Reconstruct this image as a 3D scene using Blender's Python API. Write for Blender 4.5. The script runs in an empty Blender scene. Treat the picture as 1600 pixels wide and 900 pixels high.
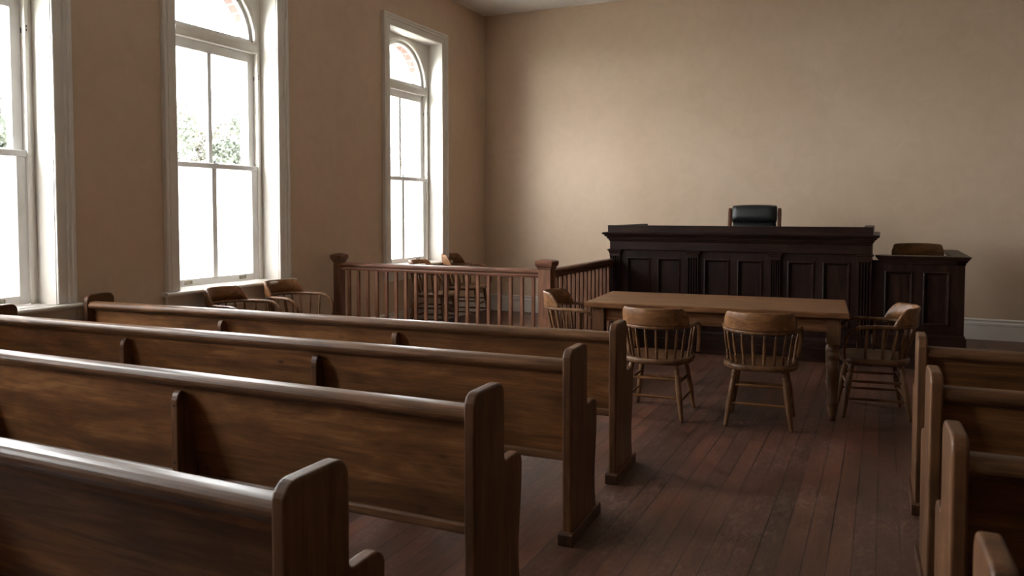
import bpy, bmesh, math, random
from mathutils import Vector, Matrix
random.seed(7)
sc = bpy.context.scene
PI = math.pi
R = math.radians

# ------------------------------------------------------------------ camera
F_PX, PITCH, YAW, CAM_H = 1229.0, R(2.5), R(25.26), 1.54
cd = bpy.data.cameras.new('camera')
cam = bpy.data.objects.new('camera', cd)
sc.collection.objects.link(cam)
cam.location = (0, 0, CAM_H)
cam.rotation_euler = (PI / 2 - PITCH, 0, YAW)
cd.sensor_width = 36.0
cd.sensor_fit = 'HORIZONTAL'
cd.lens = F_PX / 1600 * 36
cd.shift_y = (329 + F_PX * math.tan(PITCH) - 450) / 1600
cd.clip_start = 0.05
cd.clip_end = 300
cd.dof.use_dof = True
cd.dof.focus_distance = 6.2
cd.dof.aperture_fstop = 4.5
sc.camera = cam

# ------------------------------------------------------------------ light: an overcast sky through the windows
SKY = 42.0
w = bpy.data.worlds.new('overcast_sky')
sc.world = w
w.use_nodes = True
bg = w.node_tree.nodes['Background']
bg.inputs[0].default_value = (0.97, 0.97, 1.0, 1)
bg.inputs[1].default_value = SKY

sc.view_settings.view_transform = 'Standard'
sc.view_settings.look = 'None'
sc.view_settings.gamma = 1
sc.view_settings.use_curve_mapping = False
sc.view_settings.exposure = 0.0

# ------------------------------------------------------------------ room sizes
XL, XR, YB, YF, ZC = -5.585, 8.0, 10.85, -5.2, 4.51
WINDOWS = [3.215, 5.61, 8.885, 0.66]       # window centres along the left wall
HW, ZSILL, ZHEAD = 0.63, 0.84, 3.835      # opening half width, sill and head heights
for yc in WINDOWS:                           # light portals: they only steer the sky's sampling
    ld = bpy.data.lights.new('window_portal', 'AREA')
    ld.shape = 'RECTANGLE'
    ld.size, ld.size_y = 1.3, 3.0
    ld.cycles.is_portal = True
    lo = bpy.data.objects.new('window_portal', ld)
    lo.location = (XL - 0.46, yc, 2.33)
    lo.rotation_euler = (PI / 2, 0, -PI / 2)
    sc.collection.objects.link(lo)


# ------------------------------------------------------------------ helpers
class MB:
    """collects shapes in one bmesh; build() links them as ONE mesh object"""
    def __init__(self):
        self.bm = bmesh.new()

    def face(self, vs, smooth=False):
        try:
            f = self.bm.faces.new(vs)
            f.smooth = smooth
            return f
        except ValueError:
            return None

    def box(self, x0, x1, y0, y1, z0, z1):
        v = [self.bm.verts.new((x, y, z)) for z in (z0, z1) for y in (y0, y1) for x in (x0, x1)]
        for q in ((0, 2, 3, 1), (4, 5, 7, 6), (0, 1, 5, 4), (2, 6, 7, 3), (0, 4, 6, 2), (1, 3, 7, 5)):
            self.face([v[i] for i in q])
        return self

    def prism(self, prof, axis, a, b, smooth=False, rot=None):
        """prof: closed polygon of 2-D points; axis: 0 -> (y,z) profile along x, 1 -> (x,z) along y, 2 -> (x,y) along z"""
        def co(p, t):
            return ((t, p[0], p[1]), (p[0], t, p[1]), (p[0], p[1], t))[axis]
        A = [self.bm.verts.new(co(p, a)) for p in prof]
        B = [self.bm.verts.new(co(p, b)) for p in prof]
        n = len(prof)
        for i in range(n):
            self.face([A[i], A[(i + 1) % n], B[(i + 1) % n], B[i]], smooth)
        self.face(A[::-1])
        self.face(B)
        return self

    def loft(self, rings, smooth=True, closed=True, caps=True):
        V = [[self.bm.verts.new(p) for p in r] for r in rings]
        n = len(rings[0])
        for a, b in zip(V, V[1:]):
            for i in range(n if closed else n - 1):
                self.face([a[i], a[(i + 1) % n], b[(i + 1) % n], b[i]], smooth)
        if caps:
            self.face(V[0][::-1])
            self.face(V[-1])
        return self

    def rod(self, p0, p1, prof, seg=12):
        """turned rod from p0 to p1; prof: (t, radius)"""
        p0, p1 = Vector(p0), Vector(p1)
        d = (p1 - p0).normalized()
        a = d.orthogonal().normalized()
        b = d.cross(a)
        rings = []
        for t, r in prof:
            c = p0.lerp(p1, t)
            rings.append([c + (a * math.cos(2 * PI * k / seg) + b * math.sin(2 * PI * k / seg)) * r for k in range(seg)])
        return self.loft(rings)

    def sweep(self, path, prof, side0, smooth=True, scales=None):
        """prof (u,v): u along the side vector, v along tangent x side"""
        path = [Vector(p) for p in path]
        side = Vector(side0)
        rings = []
        for i, p in enumerate(path):
            t = (path[min(i + 1, len(path) - 1)] - path[max(i - 1, 0)]).normalized()
            side = (side - t * side.dot(t)).normalized()
            up = side.cross(t)
            k = scales[i] if scales else 1.0
            rings.append([p + side * u * k + up * v * k for u, v in prof])
        return self.loft(rings, smooth)

    def rects(self, prof, x0, x1, y0, y1):
        """mitred moulding round a rectangle: prof is (outward offset, z) from bottom to top"""
        rings = []
        for o, z in prof:
            rings.append([(x0 - o, y0 - o, z), (x1 + o, y0 - o, z), (x1 + o, y1 + o, z), (x0 - o, y1 + o, z)])
        return self.loft(rings, smooth=False)

    def frame_yz(self, prof, y0, y1, z0, z1):
        """closed mitred frame in a plane of constant x; prof (outward offset, x)"""
        V = []
        for o, x in prof:
            V.append([self.bm.verts.new(p) for p in ((x, y0 - o, z0 - o), (x, y1 + o, z0 - o), (x, y1 + o, z1 + o), (x, y0 - o, z1 + o))])
        n = len(V)
        for i in range(n):
            a, b = V[i], V[(i + 1) % n]
            for k in range(4):
                self.face([a[k], a[(k + 1) % 4], b[(k + 1) % 4], b[k]])
        return self

    def frame_xz(self, prof, x0, x1, z0, z1):
        V = []
        for o, y in prof:
            V.append([self.bm.verts.new(p) for p in ((x0 - o, y, z0 - o), (x1 + o, y, z0 - o), (x1 + o, y, z1 + o), (x0 - o, y, z1 + o))])
        n = len(V)
        for i in range(n):
            a, b = V[i], V[(i + 1) % n]
            for k in range(4):
                self.face([a[k], a[(k + 1) % 4], b[(k + 1) % 4], b[k]])
        return self

    def build(self, name, mat, parent=None, bevel=0.0, seg=2):
        bmesh.ops.recalc_face_normals(self.bm, faces=self.bm.faces)
        me = bpy.data.meshes.new(name)
        self.bm.to_mesh(me)
        self.bm.free()
        me.materials.append(mat)
        o = bpy.data.objects.new(name, me)
        sc.collection.objects.link(o)
        if parent is not None:
            o.parent = parent
        if bevel:
            m = o.modifiers.new('bevel', 'BEVEL')
            m.width = bevel
            m.segments = seg
            m.limit_method = 'ANGLE'
            m.angle_limit = R(35)
        return o


def thing(name, label, cat, loc=(0, 0, 0), rz=0.0, group=None, scale=1.0):
    o = bpy.data.objects.new(name, None)
    o.empty_display_size = 0.1
    sc.collection.objects.link(o)
    o.location = loc
    o.rotation_euler = (0, 0, rz)
    o.scale = (scale,) * 3
    o['label'] = label
    o['category'] = cat
    if group:
        o['group'] = group
    return o


def tag(o, label, cat, group=None, kind=None):
    o['label'] = label
    o['category'] = cat
    if group:
        o['group'] = group
    if kind:
        o['kind'] = kind
    return o


def struct(name, mb, mat, bevel=0.0):
    o = mb.build(name, mat, None, bevel)
    o['kind'] = 'structure'
    return o


def dup(root, loc, rz, label, scale=1.0):
    """a copy of a thing with copies of its parts and sub-parts"""
    r = root.copy()
    sc.collection.objects.link(r)
    r.location = loc
    r.rotation_euler = (0, 0, rz)
    r.scale = (scale,) * 3
    r['label'] = label
    for ch in list(root.children):
        c = ch.copy()
        sc.collection.objects.link(c)
        c.parent = r
        for g in list(ch.children):
            d = g.copy()
            sc.collection.objects.link(d)
            d.parent = c
    return r


def arc(cx, cy, r, a0, a1, n):
    return [(cx + r * math.cos(R(a0 + (a1 - a0) * i / n)), cy + r * math.sin(R(a0 + (a1 - a0) * i / n))) for i in range(n + 1)]


def rrect(hu, hv, r, n=3):
    p = []
    for sx, sy, a in ((1, 1, 0), (-1, 1, 90), (-1, -1, 180), (1, -1, 270)):
        p += arc(sx * (hu - r), sy * (hv - r), r, a, a + 90, n)
    return p


# ------------------------------------------------------------------ materials
def new_mat(name):
    m = bpy.data.materials.new(name)
    m.use_nodes = True
    nt = m.node_tree
    return m, nt, nt.nodes, nt.links, nt.nodes['Principled BSDF']


def ramp(N, stops):
    r = N.new('ShaderNodeValToRGB')
    e = r.color_ramp.elements
    while len(e) < len(stops):
        e.new(0.5)
    for k, (p, c) in enumerate(stops):
        e[k].position = p
        e[k].color = (*c, 1)
    return r


def mixc(N, L, typ, fac, a, b):
    m = N.new('ShaderNodeMix')
    m.data_type = 'RGBA'
    m.blend_type = typ
    for i, v in ((0, fac), (6, a), (7, b)):
        if hasattr(v, 'links') or hasattr(v, 'is_linked'):
            L.new(v, m.inputs[i])
        elif i == 0:
            m.inputs[0].default_value = v
        else:
            m.inputs[i].default_value = (*v, 1)
    return m.outputs[2]


def wood(name, dark, mid, light, axis, rough=0.38, planks=0.0, wear=0.35, bump=0.12, coat=0.0, grain=1.0, spec=0.32):
    """procedural wood, the grain along the local axis 0/1/2"""
    m, nt, N, L, B = new_mat(name)
    tc = N.new('ShaderNodeTexCoord')
    oi = N.new('ShaderNodeObjectInfo')
    mul = N.new('ShaderNodeVectorMath'); mul.operation = 'SCALE'
    comb = N.new('ShaderNodeCombineXYZ')
    for i in range(3):
        L.new(oi.outputs['Random'], comb.inputs[i])
    L.new(comb.outputs[0], mul.inputs[0])
    mul.inputs['Scale'].default_value = 37.0
    add = N.new('ShaderNodeVectorMath'); add.operation = 'ADD'
    L.new(tc.outputs['Object'], add.inputs[0])
    L.new(mul.outputs[0], add.inputs[1])
    vec = add.outputs[0]
    # slow figure, fine streaks
    def noise(along, across, detail, dist=0.0, rgh=0.6):
        mp = N.new('ShaderNodeMapping')
        s = [across] * 3
        s[axis] = along
        mp.inputs['Scale'].default_value = s
        L.new(vec, mp.inputs['Vector'])
        n = N.new('ShaderNodeTexNoise')
        n.inputs['Scale'].default_value = 1.0
        n.inputs['Detail'].default_value = detail
        n.inputs['Roughness'].default_value = rgh
        n.inputs['Distortion'].default_value = dist
        L.new(mp.outputs[0], n.inputs['Vector'])
        return n.outputs['Fac']
    f1 = noise(1.3 * grain, 9 * grain, 5, 1.6)
    f2 = noise(5 * grain, 95 * grain, 3, 0.3)
    r1 = ramp(N, [(0.28, dark), (0.52, mid), (0.75, light)])
    L.new(f1, r1.inputs[0])
    r2 = ramp(N, [(0.3, (0.62, 0.6, 0.58)), (0.7, (1.12, 1.1, 1.08))])
    L.new(f2, r2.inputs[0])
    col = mixc(N, L, 'MULTIPLY', 0.8, r1.outputs[0], r2.outputs[0])
    # stains and handling marks
    f3 = noise(2.2, 4.5, 5, 0.8)
    r3 = ramp(N, [(0.35, (0.42, 0.38, 0.34)), (0.55, (1, 1, 1)), (0.8, (1.2, 1.16, 1.1))])
    L.new(f3, r3.inputs[0])
    col = mixc(N, L, 'MULTIPLY', wear, col, r3.outputs[0])
    if planks:
        # boards glued edge to edge: a tone for each, by height
        sep = N.new('ShaderNodeSeparateXYZ')
        L.new(vec, sep.inputs[0])
        wob = N.new('ShaderNodeMath'); wob.operation = 'DIVIDE'
        L.new(sep.outputs[2], wob.inputs[0])
        wob.inputs[1].default_value = planks
        fl = N.new('ShaderNodeMath'); fl.operation = 'FLOOR'
        L.new(wob.outputs[0], fl.inputs[0])
        wn = N.new('ShaderNodeTexWhiteNoise'); wn.noise_dimensions = '1D'
        L.new(fl.outputs[0], wn.inputs['W'])
        rp = ramp(N, [(0, (0.6, 0.57, 0.54)), (1, (1.25, 1.22, 1.15))])
        L.new(wn.outputs['Value'], rp.inputs[0])
        col = mixc(N, L, 'MULTIPLY', 0.8, col, rp.outputs[0])
        # sparse knots
        vo = N.new('ShaderNodeTexVoronoi')
        mp = N.new('ShaderNodeMapping')
        mp.inputs['Scale'].default_value = (2.2, 2.2, 5.0)
        L.new(vec, mp.inputs['Vector'])
        L.new(mp.outputs[0], vo.inputs['Vector'])
        vo.inputs['Scale'].default_value = 1.0
        rk = ramp(N, [(0.02, (0.25, 0.2, 0.17)), (0.075, (1, 1, 1))])
        L.new(vo.outputs['Distance'], rk.inputs[0])
        col = mixc(N, L, 'MULTIPLY', 0.85, col, rk.outputs[0])
    L.new(col, B.inputs['Base Color'])
    rr = N.new('ShaderNodeMapRange')
    rr.inputs[3].default_value = rough - 0.09
    rr.inputs[4].default_value = rough + 0.14
    L.new(f3, rr.inputs[0])
    L.new(rr.outputs[0], B.inputs['Roughness'])
    B.inputs['Specular IOR Level'].default_value = spec
    if coat:
        B.inputs['Coat Weight'].default_value = coat
        B.inputs['Coat Roughness'].default_value = 0.25
    bp = N.new('ShaderNodeBump')
    bp.inputs['Strength'].default_value = bump
    bp.inputs['Distance'].default_value = 0.002
    L.new(f2, bp.inputs['Height'])
    L.new(bp.outputs[0], B.inputs['Normal'])
    return m


def plain(name, col, rough=0.5, var=0.12, scale=6.0, bump=0.0, bscale=60.0, metal=0.0):
    m, nt, N, L, B = new_mat(name)
    tc = N.new('ShaderNodeTexCoord')
    n = N.new('ShaderNodeTexNoise')
    n.inputs['Scale'].default_value = scale
    n.inputs['Detail'].default_value = 5
    L.new(tc.outputs['Object'], n.inputs['Vector'])
    r = ramp(N, [(0.3, tuple(c * (1 - var) for c in col)), (0.7, tuple(min(1, c * (1 + var)) for c in col))])
    L.new(n.outputs['Fac'], r.inputs[0])
    L.new(r.outputs[0], B.inputs['Base Color'])
    B.inputs['Roughness'].default_value = rough
    B.inputs['Metallic'].default_value = metal
    if bump:
        n2 = N.new('ShaderNodeTexNoise')
        n2.inputs['Scale'].default_value = bscale
        n2.inputs['Detail'].default_value = 3
        L.new(tc.outputs['Object'], n2.inputs['Vector'])
        bp = N.new('ShaderNodeBump')
        bp.inputs['Strength'].default_value = bump
        bp.inputs['Distance'].default_value = 0.01
        L.new(n2.outputs['Fac'], bp.inputs['Height'])
        L.new(bp.outputs[0], B.inputs['Normal'])
    return m


def plaster_mat():
    m, nt, N, L, B = new_mat('aged_plaster')
    tc = N.new('ShaderNodeTexCoord')
    def noi(scale, det, dist=0.0):
        n = N.new('ShaderNodeTexNoise')
        n.inputs['Scale'].default_value = scale
        n.inputs['Detail'].default_value = det
        n.inputs['Distortion'].default_value = dist
        L.new(tc.outputs['Object'], n.inputs['Vector'])
        return n.outputs['Fac']
    r = ramp(N, [(0.3, (0.61, 0.458, 0.325)), (0.7, (0.655, 0.503, 0.37))])
    L.new(noi(0.7, 6, 0.6), r.inputs[0])
    r2 = ramp(N, [(0.35, (0.955, 0.95, 0.94)), (0.6, (1.02, 1.02, 1.02))])
    L.new(noi(5, 6, 1.0), r2.inputs[0])
    L.new(mixc(N, L, 'MULTIPLY', 0.7, r.outputs[0], r2.outputs[0]), B.inputs['Base Color'])
    B.inputs['Roughness'].default_value = 0.62
    bp = N.new('ShaderNodeBump')
    bp.inputs['Strength'].default_value = 0.12
    bp.inputs['Distance'].default_value = 0.012
    L.new(noi(1.6, 5, 0.4), bp.inputs['Height'])
    L.new(bp.outputs[0], B.inputs['Normal'])
    return m


def floor_mat():
    m, nt, N, L, B = new_mat('worn_floorboards')
    tc = N.new('ShaderNodeTexCoord')
    sep = N.new('ShaderNodeSeparateXYZ')
    L.new(tc.outputs['Object'], sep.inputs[0])
    cmb = N.new('ShaderNodeCombineXYZ')
    L.new(sep.outputs[1], cmb.inputs[0])
    L.new(sep.outputs[0], cmb.inputs[1])
    br = N.new('ShaderNodeTexBrick')
    br.offset = 0.37
    br.offset_frequency = 3
    for k, v in (('Scale', 1.0), ('Mortar Size', 0.0032), ('Mortar Smooth', 0.25), ('Bias', 0.0), ('Brick Width', 2.7), ('Row Height', 0.098)):
        br.inputs[k].default_value = v
    br.inputs['Color1'].default_value = (0, 0, 0, 1)
    br.inputs['Color2'].default_value = (1, 1, 1, 1)
    br.inputs['Mortar'].default_value = (0.5, 0.5, 0.5, 1)
    L.new(cmb.outputs[0], br.inputs['Vector'])
    tone = ramp(N, [(0.0, (0.078, 0.036, 0.023)), (0.5, (0.112, 0.046, 0.027)), (1.0, (0.155, 0.062, 0.037))])
    L.new(br.outputs['Color'], tone.inputs[0])
    def noi(sx, sy, det, dist=0.0, rg=0.6):
        mp = N.new('ShaderNodeMapping')
        mp.inputs['Scale'].default_value = (sx, sy, 1)
        L.new(tc.outputs['Object'], mp.inputs['Vector'])
        n = N.new('ShaderNodeTexNoise')
        n.inputs['Scale'].default_value = 1
        n.inputs['Detail'].default_value = det
        n.inputs['Distortion'].default_value = dist
        n.inputs['Roughness'].default_value = rg
        L.new(mp.outputs[0], n.inputs['Vector'])
        return n.outputs['Fac']
    g = noi(60, 3, 4, 0.5)
    gr = ramp(N, [(0.3, (0.68, 0.66, 0.65)), (0.7, (1.15, 1.13, 1.1))])
    L.new(g, gr.inputs[0])
    col = mixc(N, L, 'MULTIPLY', 0.8, tone.outputs[0], gr.outputs[0])
    # traffic wear: pale greyed patches and scratches
    wv = noi(1.6, 1.0, 7, 1.2, 0.65)
    wr = ramp(N, [(0.40, (0, 0, 0)), (0.62, (1, 1, 1))])
    L.new(wv, wr.inputs[0])
    sc2 = noi(22, 9, 6, 2.0, 0.7)
    sr = ramp(N, [(0.46, (0, 0, 0)), (0.66, (1, 1, 1))])
    L.new(sc2, sr.inputs[0])
    fac = N.new('ShaderNodeMath'); fac.operation = 'MULTIPLY'
    L.new(wr.outputs[0], fac.inputs[0]); L.new(sr.outputs[0], fac.inputs[1])
    col = mixc(N, L, 'MIX', fac.outputs[0], col, (0.20, 0.125, 0.095))
    # darker boards' worth of old stain, and gaps that open and close along their length
    st = ramp(N, [(0.36, (0.62, 0.64, 0.62)), (0.58, (1.08, 1.05, 1.05))])
    L.new(noi(3.1, 0.55, 5, 0.9), st.inputs[0])
    col = mixc(N, L, 'MULTIPLY', 0.85, col, st.outputs[0])
    gv = ramp(N, [(0.38, (0.12, 0.12, 0.12)), (0.56, (1, 1, 1))])
    L.new(noi(9, 0.8, 3, 0.0), gv.inputs[0])
    gf = N.new('ShaderNodeMath'); gf.operation = 'MULTIPLY'
    L.new(br.outputs['Fac'], gf.inputs[0]); L.new(gv.outputs[0], gf.inputs[1])
    col = mixc(N, L, 'MIX', gf.outputs[0], col, (0.012, 0.007, 0.005))
    L.new(col, B.inputs['Base Color'])
    rr = N.new('ShaderNodeMapRange')
    rr.inputs[3].default_value = 0.26
    rr.inputs[4].default_value = 0.56
    L.new(wv, rr.inputs[0])
    L.new(rr.outputs[0], B.inputs['Roughness'])
    hs = N.new('ShaderNodeMath'); hs.operation = 'MULTIPLY_ADD'
    L.new(br.outputs['Fac'], hs.inputs[0]); hs.inputs[1].default_value = -1.0
    gs = N.new('ShaderNodeMath'); gs.operation = 'MULTIPLY'
    L.new(g, gs.inputs[0]); gs.inputs[1].default_value = 0.35
    L.new(gs.outputs[0], hs.inputs[2])
    bp = N.new('ShaderNodeBump')
    bp.inputs['Strength'].default_value = 0.35
    bp.inputs['Distance'].default_value = 0.004
    L.new(hs.outputs[0], bp.inputs['Height'])
    L.new(bp.outputs[0], B.inputs['Normal'])
    return m


def brick_mat():
    m, nt, N, L, B = new_mat('red_brick')
    tc = N.new('ShaderNodeTexCoord')
    sep = N.new('ShaderNodeSeparateXYZ')
    L.new(tc.outputs['Object'], sep.inputs[0])
    ad = N.new('ShaderNodeMath'); ad.operation = 'ADD'
    L.new(sep.outputs[0], ad.inputs[0]); L.new(sep.outputs[1], ad.inputs[1])
    cmb = N.new('ShaderNodeCombineXYZ')
    L.new(ad.outputs[0], cmb.inputs[0]); L.new(sep.outputs[2], cmb.inputs[1])
    br = N.new('ShaderNodeTexBrick')
    for k, v in (('Scale', 1.0), ('Mortar Size', 0.006), ('Brick Width', 0.21), ('Row Height', 0.075)):
        br.inputs[k].default_value = v
    br.inputs['Color1'].default_value = (0.12, 0.06, 0.052, 1)
    br.inputs['Color2'].default_value = (0.15, 0.08, 0.07, 1)
    br.inputs['Mortar'].default_value = (0.22, 0.19, 0.175, 1)
    L.new(cmb.outputs[0], br.inputs['Vector'])
    L.new(br.outputs['Color'], B.inputs['Base Color'])
    B.inputs['Roughness'].default_value = 0.9
    return m


def glass_mat(name, frosted):
    m, nt, N, L, B = new_mat(name)
    N.remove(B)
    out = N['Material Output']
    tr = N.new('ShaderNodeBsdfTransparent')
    tr.inputs[0].default_value = (0.96, 0.98, 0.97, 1)
    gl = N.new('ShaderNodeBsdfGlossy')
    gl.inputs['Roughness'].default_value = 0.03 if not frosted else 0.35
    # Schlick reflectance of a thin pane, the same from both faces
    lw = N.new('ShaderNodeLayerWeight')
    lw.inputs['Blend'].default_value = 0.5
    pw = N.new('ShaderNodeMath'); pw.operation = 'POWER'
    L.new(lw.outputs['Facing'], pw.inputs[0]); pw.inputs[1].default_value = 5.0
    fr = N.new('ShaderNodeMath'); fr.operation = 'MULTIPLY_ADD'
    L.new(pw.outputs[0], fr.inputs[0]); fr.inputs[1].default_value = 0.9; fr.inputs[2].default_value = 0.03
    mx = N.new('ShaderNodeMixShader')
    base = tr.outputs[0]
    if frosted:
        tl = N.new('ShaderNodeBsdfTranslucent')
        tl.inputs[0].default_value = (0.70, 0.70, 0.69, 1)
        tc = N.new('ShaderNodeTexCoord')
        vo = N.new('ShaderNodeTexVoronoi')
        vo.inputs['Scale'].default_value = 110
        L.new(tc.outputs['Object'], vo.inputs['Vector'])
        mr = N.new('ShaderNodeMapRange')
        mr.inputs[2].default_value = 0.6
        mr.inputs[3].default_value = 0.90
        mr.inputs[4].default_value = 0.97
        L.new(vo.outputs['Distance'], mr.inputs[0])
        m0 = N.new('ShaderNodeMixShader')
        L.new(mr.outputs[0], m0.inputs[0])
        L.new(tr.outputs[0], m0.inputs[1])
        L.new(tl.outputs[0], m0.inputs[2])
        base = m0.outputs[0]
    L.new(fr.outputs[0], mx.inputs[0])
    L.new(base, mx.inputs[1])
    L.new(gl.outputs[0], mx.inputs[2])
    L.new(mx.outputs[0], out.inputs['Surface'])
    return m


def leather_mat():
    m = plain('black_leather', (0.012, 0.013, 0.014), 0.34, 0.3, 8, 0.35, 160)
    return m


PEW = ((0.115, 0.045, 0.014), (0.225, 0.100, 0.034), (0.36, 0.180, 0.070))
M = dict(
    plaster=plaster_mat(),
    ceiling=plain('ceiling_paint', (0.80, 0.77, 0.73), 0.8, 0.03, 1.2),
    floor=floor_mat(),
    white=plain('cream_gloss_paint', (0.77, 0.735, 0.68), 0.32, 0.05, 3.0),
    sash=plain('white_sash_paint', (0.80, 0.79, 0.77), 0.35, 0.05, 5.0),
    brick=brick_mat(),
    glass=glass_mat('clear_pane', False),
    frost=glass_mat('frosted_pane', True),
    brass=plain('worn_painted_brass', (0.40, 0.36, 0.28), 0.4, 0.25, 20),
    iron=plain('dark_iron', (0.03, 0.028, 0.026), 0.5, 0.2, 20),
    pewx=wood('pew_wood_long', *PEW, 0, 0.50, planks=0.155, wear=0.6),
    pewrail=wood('pew_rail_wood', (0.075, 0.034, 0.016), (0.155, 0.075, 0.034), (0.25, 0.13, 0.065), 0, 0.37, wear=0.35, spec=0.25),
    pewz=wood('pew_wood_upright', (0.060, 0.026, 0.011), (0.135, 0.060, 0.025), (0.21, 0.098, 0.043), 2, 0.40, wear=0.4),
    pewy=wood('pew_plinth_wood', (0.05, 0.023, 0.012), (0.09, 0.042, 0.021), (0.13, 0.062, 0.032), 1, 0.42, wear=0.6),
    plug=plain('dark_plug', (0.02, 0.011, 0.007), 0.5),
    benchx=wood('bench_mahogany_long', (0.013, 0.0052, 0.0036), (0.025, 0.0098, 0.0066), (0.052, 0.021, 0.012), 0, 0.40, wear=0.5, spec=0.22),
    benchz=wood('bench_mahogany_upright', (0.012, 0.0048, 0.0034), (0.022, 0.0086, 0.0058), (0.046, 0.0185, 0.0105), 2, 0.40, wear=0.5, spec=0.22),
    railx=wood('rail_wood_long', (0.11, 0.045, 0.025), (0.185, 0.080, 0.046), (0.25, 0.118, 0.07), 0, 0.38, wear=0.3),
    raily=wood('rail_wood_cross', (0.085, 0.034, 0.020), (0.140, 0.060, 0.036), (0.20, 0.09, 0.054), 1, 0.36, wear=0.3),
    railz=wood('rail_wood_upright', (0.135, 0.058, 0.031), (0.235, 0.103, 0.057), (0.31, 0.145, 0.082), 2, 0.42, wear=0.3),
    chairx=wood('chair_oak_long', (0.10, 0.043, 0.015), (0.225, 0.100, 0.037), (0.34, 0.168, 0.068), 0, 0.36, wear=0.4, grain=1.6),
    chairy=wood('chair_oak_cross', (0.070, 0.032, 0.014), (0.165, 0.080, 0.036), (0.25, 0.13, 0.062), 1, 0.38, wear=0.5, grain=1.3),
    chairz=wood('chair_oak_upright', (0.085, 0.038, 0.015), (0.19, 0.09, 0.038), (0.28, 0.145, 0.066), 2, 0.36, wear=0.4, grain=1.6),
    tablex=wood('table_oak_long', (0.125, 0.054, 0.021), (0.205, 0.092, 0.038), (0.30, 0.148, 0.070), 0, 0.40, wear=0.5, spec=0.2, grain=1.2),
    tablez=wood('table_oak_upright', (0.085, 0.038, 0.016), (0.155, 0.072, 0.032), (0.225, 0.11, 0.052), 2, 0.38, wear=0.5),
    leather=leather_mat(),
    cherry=wood('cherry_frame', (0.06, 0.018, 0.009), (0.11, 0.036, 0.017), (0.17, 0.06, 0.03), 2, 0.3),
    leaf=plain('green_leaves', (0.058, 0.066, 0.048), 0.7, 0.35, 1.5),
    leafpale=plain('yellow_green_leaves', (0.078, 0.071, 0.05), 0.7, 0.35, 1.5),
    bark=plain('grey_bark', (0.05, 0.045, 0.04), 0.9, 0.3, 5),
    lawn=plain('pale_lawn', (0.27, 0.26, 0.22), 0.9, 0.25, 0.8),
)

# ------------------------------------------------------------------ room shell
struct('floor', MB().box(XL - 0.3, XR + 0.2, YF - 0.2, YB + 0.2, -0.12, 0.0), M['floor'])
struct('ceiling', MB().box(XL - 0.3, XR + 0.2, YF - 0.2, YB + 0.2, ZC, ZC + 0.15), M['ceiling'])
struct('wall_back', MB().box(XL - 0.3, XR + 0.2, YB, YB + 0.2, 0.0, ZC), M['plaster'])
struct('wall_front', MB().box(XL - 0.3, XR + 0.2, YF - 0.2, YF, 0.0, ZC), M['plaster'])
struct('wall_right', MB().box(XR, XR + 0.2, YF, YB, 0.0, ZC), M['plaster'])
wl = MB()
ys = sorted(WINDOWS)
edges = [YF] + [e for yc in ys for e in (yc - HW - 0.012, yc + HW + 0.012)] + [YB]
for i in range(0, len(edges), 2):
    wl.box(XL - 0.31, XL, edges[i], edges[i + 1], 0.0, ZC)
for yc in ys:
    wl.box(XL - 0.31, XL, yc - HW - 0.012, yc + HW + 0.012, 0.0, ZSILL - 0.045)
    wl.box(XL - 0.31, XL, yc - HW - 0.012, yc + HW + 0.012, ZHEAD + 0.012, ZC)
struct('wall_left', wl, M['plaster'])

# brick outside face of the left wall, with arched openings
wo = MB()
BH, BSP = 0.56, 3.2
for i in range(0, len(edges), 2):
    a = YF - 0.2 if i == 0 else edges[i] + HW + 0.012 - HW - 0.012 + (HW + 0.012 - BH) * -1
    b = YB + 0.2 if i == len(edges) - 2 else edges[i + 1] + (HW + 0.012 - BH)
    wo.box(XL - 0.42, XL - 0.312, a, b, -0.6, ZC)
for yc in ys:
    wo.box(XL - 0.42, XL - 0.312, yc - BH, yc + BH, -0.6, ZSILL - 0.02)
    n = 20
    pts = [(yc + BH * math.cos(PI * k / n), BSP + BH * math.sin(PI * k / n)) for k in range(n + 1)]
    for (y0, z0), (y1, z1) in zip(pts, pts[1:]):
        wo.prism([(y0, z0), (y1, z1), (y1, ZC), (y0, ZC)], 0, XL - 0.42, XL - 0.312)
struct('wall_outside', wo, M['brick'])

# skirting boards
BASE = [(0, 0), (0.022, 0), (0.022, 0.17), (0.026, 0.175), (0.026, 0.2), (0.016, 0.21), (0.018, 0.228), (0.024, 0.236), (0.012, 0.252), (0, 0.252)]
struct('baseboard_back', MB().prism([(YB - d, z) for d, z in BASE], 0, XL, XR), M['white'])
struct('baseboard_left', MB().prism([(XL + d, z) for d, z in BASE], 1, YF, YB), M['white'])
struct('baseboard_right', MB().prism([(XR - d, z) for d, z in BASE], 1, YF, YB), M['white'])
struct('baseboard_front', MB().prism([(YF + d, z) for d, z in BASE], 0, XL, XR), M['white'])


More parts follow.
